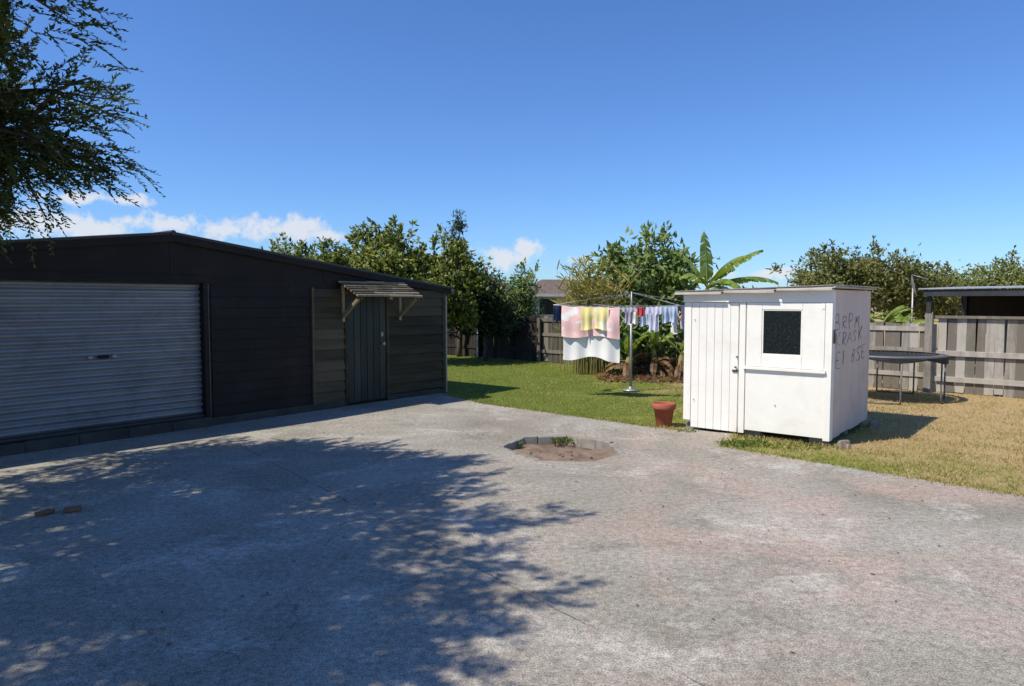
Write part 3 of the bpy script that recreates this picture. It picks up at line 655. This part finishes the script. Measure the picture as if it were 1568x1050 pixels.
for txt,y0,z0,hw,hh in (('BRPM',.15,1.34,.31,.18),('KRASK',.2,1.14,.27,.17),('ET BSE',.2,.88,.25,.18)):
    for i,ch in enumerate(txt):
        zz=random.uniform(-.03,.03); sc1=random.uniform(.8,1.15); sl_=random.uniform(-.15,.25)
        for stt in GL[ch]:
            sp_=cu.splines.new('NURBS'); sp_.points.add(len(stt)*2-2); sp_.order_u=3; sp_.use_endpoint_u=True
            jx,jz=random.uniform(-.015,.015),random.uniform(-.015,.015); fine=[]
            for q in range(len(stt)):
                fine.append(stt[q])
                if q<len(stt)-1: fine.append(((stt[q][0]+stt[q+1][0])/2+random.uniform(-.08,.08),(stt[q][1]+stt[q+1][1])/2+random.uniform(-.08,.08)))
            for q,(a,c) in enumerate(fine):
                a+=random.uniform(-.07,.07); c+=random.uniform(-.07,.07)
                sp_.points[q].co=(W-.0065,y0+(i+(a+sl_*c)*.75*sc1)*hw+jx,z0+c*hh*sc1+jz+zz+.006*i,1)
                sp_.points[q].radius=random.uniform(.6,1.3)
og=bpy.data.objects.new('graffiti',cu); sc.collection.objects.link(og); og.parent=s; cu.materials.append(M_graf)
M_stone=surf('rubble_stone',(0.16,0.12,0.09),(0.4,0.33,0.26),9,0.9,.8)
b=MB()
for (x,y,r) in ((3.86,8.17,.06),(3.95,8.25,.05),(3.9,8.1,.035),(4.9,9.5,.07),(5.05,9.7,.05)):
    b.hex([(x+r*a*random.uniform(.6,1.1),y+r*c*random.uniform(.6,1.1),-.03 if d<0 else r*random.uniform(.8,1.5)) for a,c,d in ((-1,-1,-1),(1,-1,-1),(1,1,-1),(-1,1,-1),(-.7,-.7,1),(.7,-.7,1),(.7,.7,1),(-.7,.7,1))])
b.obj('broken_stones',[M_stone],bevel=.015)
b=MB()
M_brick=surf('worn_brick',(0.16,0.075,0.04),(0.28,0.14,0.08),9,0.9,.6)
for (x,y,an) in ((-3.55,5.6,.4),(-3.72,5.52,1.2)):
    b.box(-.06,.06,-.04,.04,0.0,.03,0,Matrix.Translation((x,y,.004))@Matrix.Rotation(an,4,'Z'),.008)
b.obj('brick_pieces',[M_brick],bevel=.008)
M_terra=surf('terracotta',(0.30,0.075,0.04),(0.42,0.13,0.075),6,0.8,.3)
p=empty('terracotta_pot',(2.08,9.58,-.015)); b=MB()
b.lathe([(0,0),(.095,0),(.105,.02),(.135,.24),(.155,.24),(.16,.255),(.16,.31),(.15,.32),(.138,.315),(.132,.25),(.125,.22)],sides=32,m=0)
b.lathe([(.13,.25),(.06,.262),(0,.26)],sides=24,m=1); b.obj('pot',[M_terra,M_dirt],p,smooth=True)

# ------------------------------------------------------------ fence
M_fdark=surf('charcoal_fence_board',(0.020,0.016,0.012),(0.055,0.042,0.033),4,.85,.4,(1,1,.25),island=.6)
M_fgrey=surf('weathered_fence_board',(0.17,0.15,0.12),(0.44,0.40,0.34),4,.9,.6,(3,1,.3),island=.8,dirt=((.11,.095,.07),.5))
M_fmid=surf('darker_fence_board',(0.07,0.058,0.045),(0.22,0.19,0.15),4,.9,.6,(3,1,.3),island=.8)
f=empty('paling_fence',(-1.7,22,0),math.atan2(-.672,.74)); b=MB()
x=-9.0
while x<24:
    wd=random.uniform(.135,.15); h=1.31 if x<3.3 else (1.29 if x<4.8 else (1.31 if x<12.95 else 1.40)); h+=random.uniform(-.03,.02)
    mi=0 if x<3.3 else (3 if x<7.5 else 1)
    T=Matrix.Translation((x,0,-.03))@Matrix.Rotation(random.uniform(-.015,.015),4,'Y')
    b.box(0,wd,-.01,.01,random.uniform(0,.05),h,mi,T,.003); x+=wd+random.uniform(.003,.014)
for k in range(14):
    x=-8.6+k*2.4
    if abs(x-12.95)<.5: x=12.95
    mi=0 if x<3.3 else (3 if x<7.5 else 1); h=1.22 if x<12.9 else 1.42
    b.box(x-.05,x+.05,-.13,-.071,-.05,h,mi,None,.004)
for z in (.25,.72,1.12):
    b.box(-9,3.3,-.036,-.011,z,z+.09,0); b.box(3.3,7.5,-.036,-.011,z,z+.09,3,None,.004); b.box(7.51,12.95,-.036,-.011,z,z+.09,1,None,.004)
b.box(12.9,24,-.06,-.011,.68,.77,1,None,.004); b.box(12.9,24,-.06,-.011,.2,.29,1,None,.004); b.box(12.9,24,-.07,.02,1.375,1.42,1,None,.005)
b.box(12.9,13.02,-.18,-.071,-.03,1.46,1,None,.005)
b.box(.98,1.06,-.16,-.131,0,1.3,2)
b.obj('palings_and_rails',[M_fdark,M_fgrey,M_pipe,M_fmid],f)

# ------------------------------------------------------------ rotary clothesline
M_galv=surf('galvanised_steel',(0.28,0.28,0.28),(0.42,0.42,0.42),8,.45,.1,metal=.5)
c=empty('rotary_clothesline',(2.25,13.3,0)); b=MB()
b.tube([(0,0,-.02),(0,0,1.45)],.024,10); b.tube([(0,0,1.4),(0,0,1.87)],.017,8)
b.lathe([(0,.0),(.16,.0),(.16,.015),(.05,.03),(0.03,.08)],sides=20)
tips=[]
for k in range(4):
    a=math.radians(200+90*k); t=Vector((math.cos(a)*1.6,math.sin(a)*1.6,1.62)); tips.append(t)
    b.tube([(0,0,1.5),t*.5+Vector((0,0,.77)),t],.012,6); b.tube([(0,0,1.85),t],.005,4); b.tube([(0,0,1.2),(t.x*.4,t.y*.4,1.53)],.008,6)
for fr in (1,.8,.6,.4):
    for k in range(4):
        p0=tips[k]; p1=tips[(k+1)%4]; q0=Vector((p0.x*fr,p0.y*fr,1.5+.12*fr)); q1=Vector((p1.x*fr,p1.y*fr,1.5+.12*fr)); mid=(q0+q1)/2-Vector((0,0,.03))
        b.tube([q0,mid,q1],.003,4)
b.obj('frame',[M_galv],c,smooth=True)
def clothmat(name,c1,c2,scale=5,c3=None):
    m=surf(name,c1,c2,scale,.9,.1)
    if c3:
        nt=m.node_tree; b=nt.nodes['Principled BSDF']; tc=N(nt,'ShaderNodeTexCoord')
        mp=N(nt,'ShaderNodeMapping'); mp.inputs['Location'].default_value=(3,1,2); nt.links.new(tc.outputs['Object'],mp.inputs[0])
        n=noise(nt,mp.outputs[0],5.5,3,.5,.6); src=b.inputs['Base Color'].links[0].from_socket
        nt.links.new(mixc(nt,math_(nt,'MULTIPLY',math_(nt,'SUBTRACT',n,.52,clamp=True),14,clamp=True),src,c3),b.inputs['Base Color'])
    return m
C={'white':clothmat('white_cloth',(.78,.76,.73),(.86,.84,.81)),'pink':clothmat('pink_patterned_cloth',(.88,.5,.48),(.9,.64,.6),3.2,(.88,.85,.8)),'yellow':clothmat('yellow_print_cloth',(.9,.72,.2),(.9,.8,.45),7,(.88,.84,.7)),
'grey':clothmat('lavender_cloth',(.38,.36,.42),(.5,.48,.55)),'red':clothmat('red_cloth',(.4,.04,.05),(.6,.1,.1)),'blue':clothmat('pale_blue_cloth',(.35,.45,.62),(.5,.58,.7)),'navy':clothmat('navy_cloth',(.02,.03,.08),(.05,.07,.16)),
'lilac':clothmat('lilac_cloth',(.55,.54,.68),(.7,.69,.8))}
def cloth(nm,edge,fr,t0,t1,drop,mk,shape='rect',ph=0,off=0):
    p0=tips[edge];p1=tips[(edge+1)%4]
    q0=Vector((p0.x*fr,p0.y*fr,1.5+.12*fr)); q1=Vector((p1.x*fr,p1.y*fr,1.5+.12*fr)); L=(q1-q0).length; d=(q1-q0)/L; nr=Vector((d.y,-d.x,0))
    bb=MB()
    def fn(u,v):
        t=t0+(t1-t0)*u; p=q0.lerp(q1,t); sag=.03*math.sin(t*math.pi); cx_=(u-.5)
        sag+=.015*abs(math.sin(u*math.pi*3))*(1-v)
        wv=.03*math.sin(u*9+ph)*v+.016*math.sin(u*23+ph*2)*(.3+v)+.02*math.sin(v*5+ph)*v
        x=0
        if shape=='shirt': x=-cx_*(.45 if v>.32 else 0)*(t1-t0)*L*.9
        if shape=='taper': x=-cx_*.3*v*(t1-t0)*L
        dz=drop*v*(1+.05*math.sin(u*7+ph))
        return p+d*x+nr*(wv+off)-Vector((0,0,sag+dz))
    bb.grid(fn,36,24); o=bb.obj(nm,[C[mk]],c,smooth=True)
    return o
cloth('towel_white_lower',0,1,.09,.545,.93,'white',ph=1)
cloth('towel_pink',0,1,.08,.55,.54,'pink',ph=.3,off=.05)
cloth('towel_yellow_print',0,1,.25,.47,.40,'yellow',ph=.9,off=.085)
cloth('shirt_lavender',0,1,.565,.67,.27,'grey','shirt',2)
cloth('red_garment',0,1,.68,.74,.16,'red','rect',3)
cloth('white_garment',0,.8,.6,.7,.28,'white','rect',1)
cloth('shirt_lilac',0,1,.75,.87,.42,'lilac','shirt',2)
cloth('blue_garment',0,1,.875,.985,.28,'blue','rect',1)
cloth('navy_garment',0,1,.0,.045,.28,'navy','rect',2)
cloth('grey_garment',1,1,.05,.25,.4,'grey','shirt',2)
cloth('navy_garment',3,1,.82,.95,.3,'navy','rect',2)
cloth('white_garment',1,.8,.1,.4,.45,'white','shirt',1.2)
cloth('blue_shirt',0,.6,.7,.98,.3,'blue','shirt',1.2)

# ------------------------------------------------------------ trampoline
M_tube=surf('trampoline_steel',(0.12,.12,.12),(.22,.21,.20),8,.5,.1,metal=.4); M_mat=surf('trampoline_mat',(.02,.02,.022),(.04,.04,.042),10,.8,.2); M_pad=surf('faded_grey_pad',(.07,.075,.08),(.14,.145,.145),4,.8,.3)
t=empty('round_trampoline',(6.62,12.35,-.02)); b=MB(); R=.88
b.tube([(R*math.cos(a*math.pi/24),R*math.sin(a*math.pi/24),.78) for a in range(49)],.018,8,0,False)
b.grid(lambda u,v:((.74*v)*math.cos(u*2*math.pi),(.74*v)*math.sin(u*2*math.pi),.77-.10*(1-v*v)),48,6,1)
for k in range(60):
    a=k*math.pi/30; b.tube([(.74*math.cos(a),.74*math.sin(a),.77),(R*math.cos(a),R*math.sin(a),.78)],.006,4,0)
b.grid(lambda u,v:((.76+.14*v)*math.cos(u*2*math.pi),(.76+.14*v)*math.sin(u*2*math.pi),.80-.04*v*v-.012*math.sin(u*70)*v),96,3,2)
b.grid(lambda u,v:(.895*math.cos(-2.4+u*2.2),.895*math.sin(-2.4+u*2.2),.77-v*(.03+.05*abs(math.sin(u*7))+.2*max(0,u-.55))),60,3,1)
for k in range(4):
    a=math.pi/4*1.2+k*math.pi/2
    for da in (-.35,.35):
        x,y=R*math.cos(a+da),R*math.sin(a+da); b.tube([(x,y,.78),(x,y,.12),(x,y,.02)],.014,8,0)
    b.tube([(R*math.cos(a-.35),R*math.sin(a-.35),.02),(R*math.cos(a),R*math.sin(a),.02),(R*math.cos(a+.35),R*math.sin(a+.35),.02)],.014,8,0)
b.obj('frame_mat_and_pad',[M_tube,M_mat,M_pad],t,smooth=True)

# ------------------------------------------------------------ carport
M_iron=surf('galvanised_roof_iron',(.35,.36,.37),(.5,.5,.5),3,.5,.1,metal=.3)
k_=empty('open_carport',(9.35,16.0,0),math.atan2(-.672,.74)); b=MB()
b.hex([(-.1,-.2,1.95),(8,-.2,2.02),(8,4.2,2.12),(-.1,4.2,2.05),(-.1,-.2,1.975),(8,-.2,2.045),(8,4.2,2.145),(-.1,4.2,2.075)],0)
b.box(0,8,-.16,-.08,1.80,1.945,1)
for x in (.05,2.6,5.2,7.8): b.box(x,x+.09,-.07,.02,-.02,1.93,1); b.box(x,x+.09,4.0,4.09,-.02,1.98,1)
b.box(0,8,4.1,4.16,-.02,1.98,2); b.box(7.9,7.96,0,4.09,-.02,1.98,2)
b.box(1.2,1.9,1.0,1.6,-.02,1.3,3); b.box(3,4.6,1.5,3,-.02,1.35,2)
b.obj('frame_and_roof',[M_iron,M_roofd,M_fdark,M_pad],k_)
d_=empty('satellite_dish',(9.75,17.2,0)); b=MB()
b.tube([(0,0,-.02),(0,0,2.05)],.022,8,0)
Mx=Matrix.Translation((0,-.05,2.1))@Matrix.Rotation(math.radians(65),4,'X')@Matrix.Rotation(1.0,4,'Y')
b.grid(lambda u,v:Mx@Vector((.22*v*math.cos(u*6.2832),.26*v*math.sin(u*6.2832),-.06*(1-v*v))),24,5,0)
b.tube([Mx@Vector((0,.25,0)),Mx@Vector((0,.05,.3))],.01,5,0); b.obj('dish_and_mast',[M_galv],d_,smooth=True)

# ------------------------------------------------------------ distant houses
M_tile=surf('brown_tile_roof',(.12,.085,.065),(.20,.15,.12),2,.8,.4); M_wall=surf('pale_house_wall',(.45,.44,.42),(.6,.58,.55),2,.8,.1)
def house(name,loc,rz_,L,Wd,eh,rh,hip,troof):
    h=empty(name,loc,rz_); b=MB()
    b.box(-L/2,L/2,-Wd/2,Wd/2,-.02,eh,0)
    for x in np.linspace(-L/2+1,L/2-1,4): b.box(x-.5,x+.5,-Wd/2-.03,-Wd/2-.002,.9,eh-.25,2); b.box(x-.58,x+.58,-Wd/2-.05,-Wd/2-.031,.82,.9,0)
    b.obj('walls_and_windows',[M_wall,M_tile,M_glass],h)
    b=MB(); o=.5; a=[(-L/2-o,-Wd/2-o,eh),(L/2+o,-Wd/2-o,eh),(L/2+o,Wd/2+o,eh),(-L/2-o,Wd/2+o,eh),(-L/2+hip,0,eh+rh),(L/2-hip,0,eh+rh)]
    b.v=a; b.f=[(0,1,5,4),(1,2,5),(2,3,4,5),(3,0,4),(3,2,1,0)]; b.m=[0]*5; b.obj('roof',[troof],h)
    b=MB(); b.box(-L/2-o-.05,L/2+o+.05,-Wd/2-o-.08,-Wd/2-o-.003,eh-.12,eh+.03,0); b.tube([(L/2-hip-.5,.3,eh),(L/2-hip-.5,.3,eh+rh+.6)],.12,8,0); b.obj('gutter',[M_wall],h)
house('brown_roofed_house',(4.6,44,0),0.15,8,6,2.05,.95,1.2,M_tile)
house('grey_roofed_house',(-3.0,40,0),-0.2,7,6,1.9,1.1,1.5,surf('grey_tile_roof',(.12,.12,.12),(.2,.2,.2),2,.8,.3))
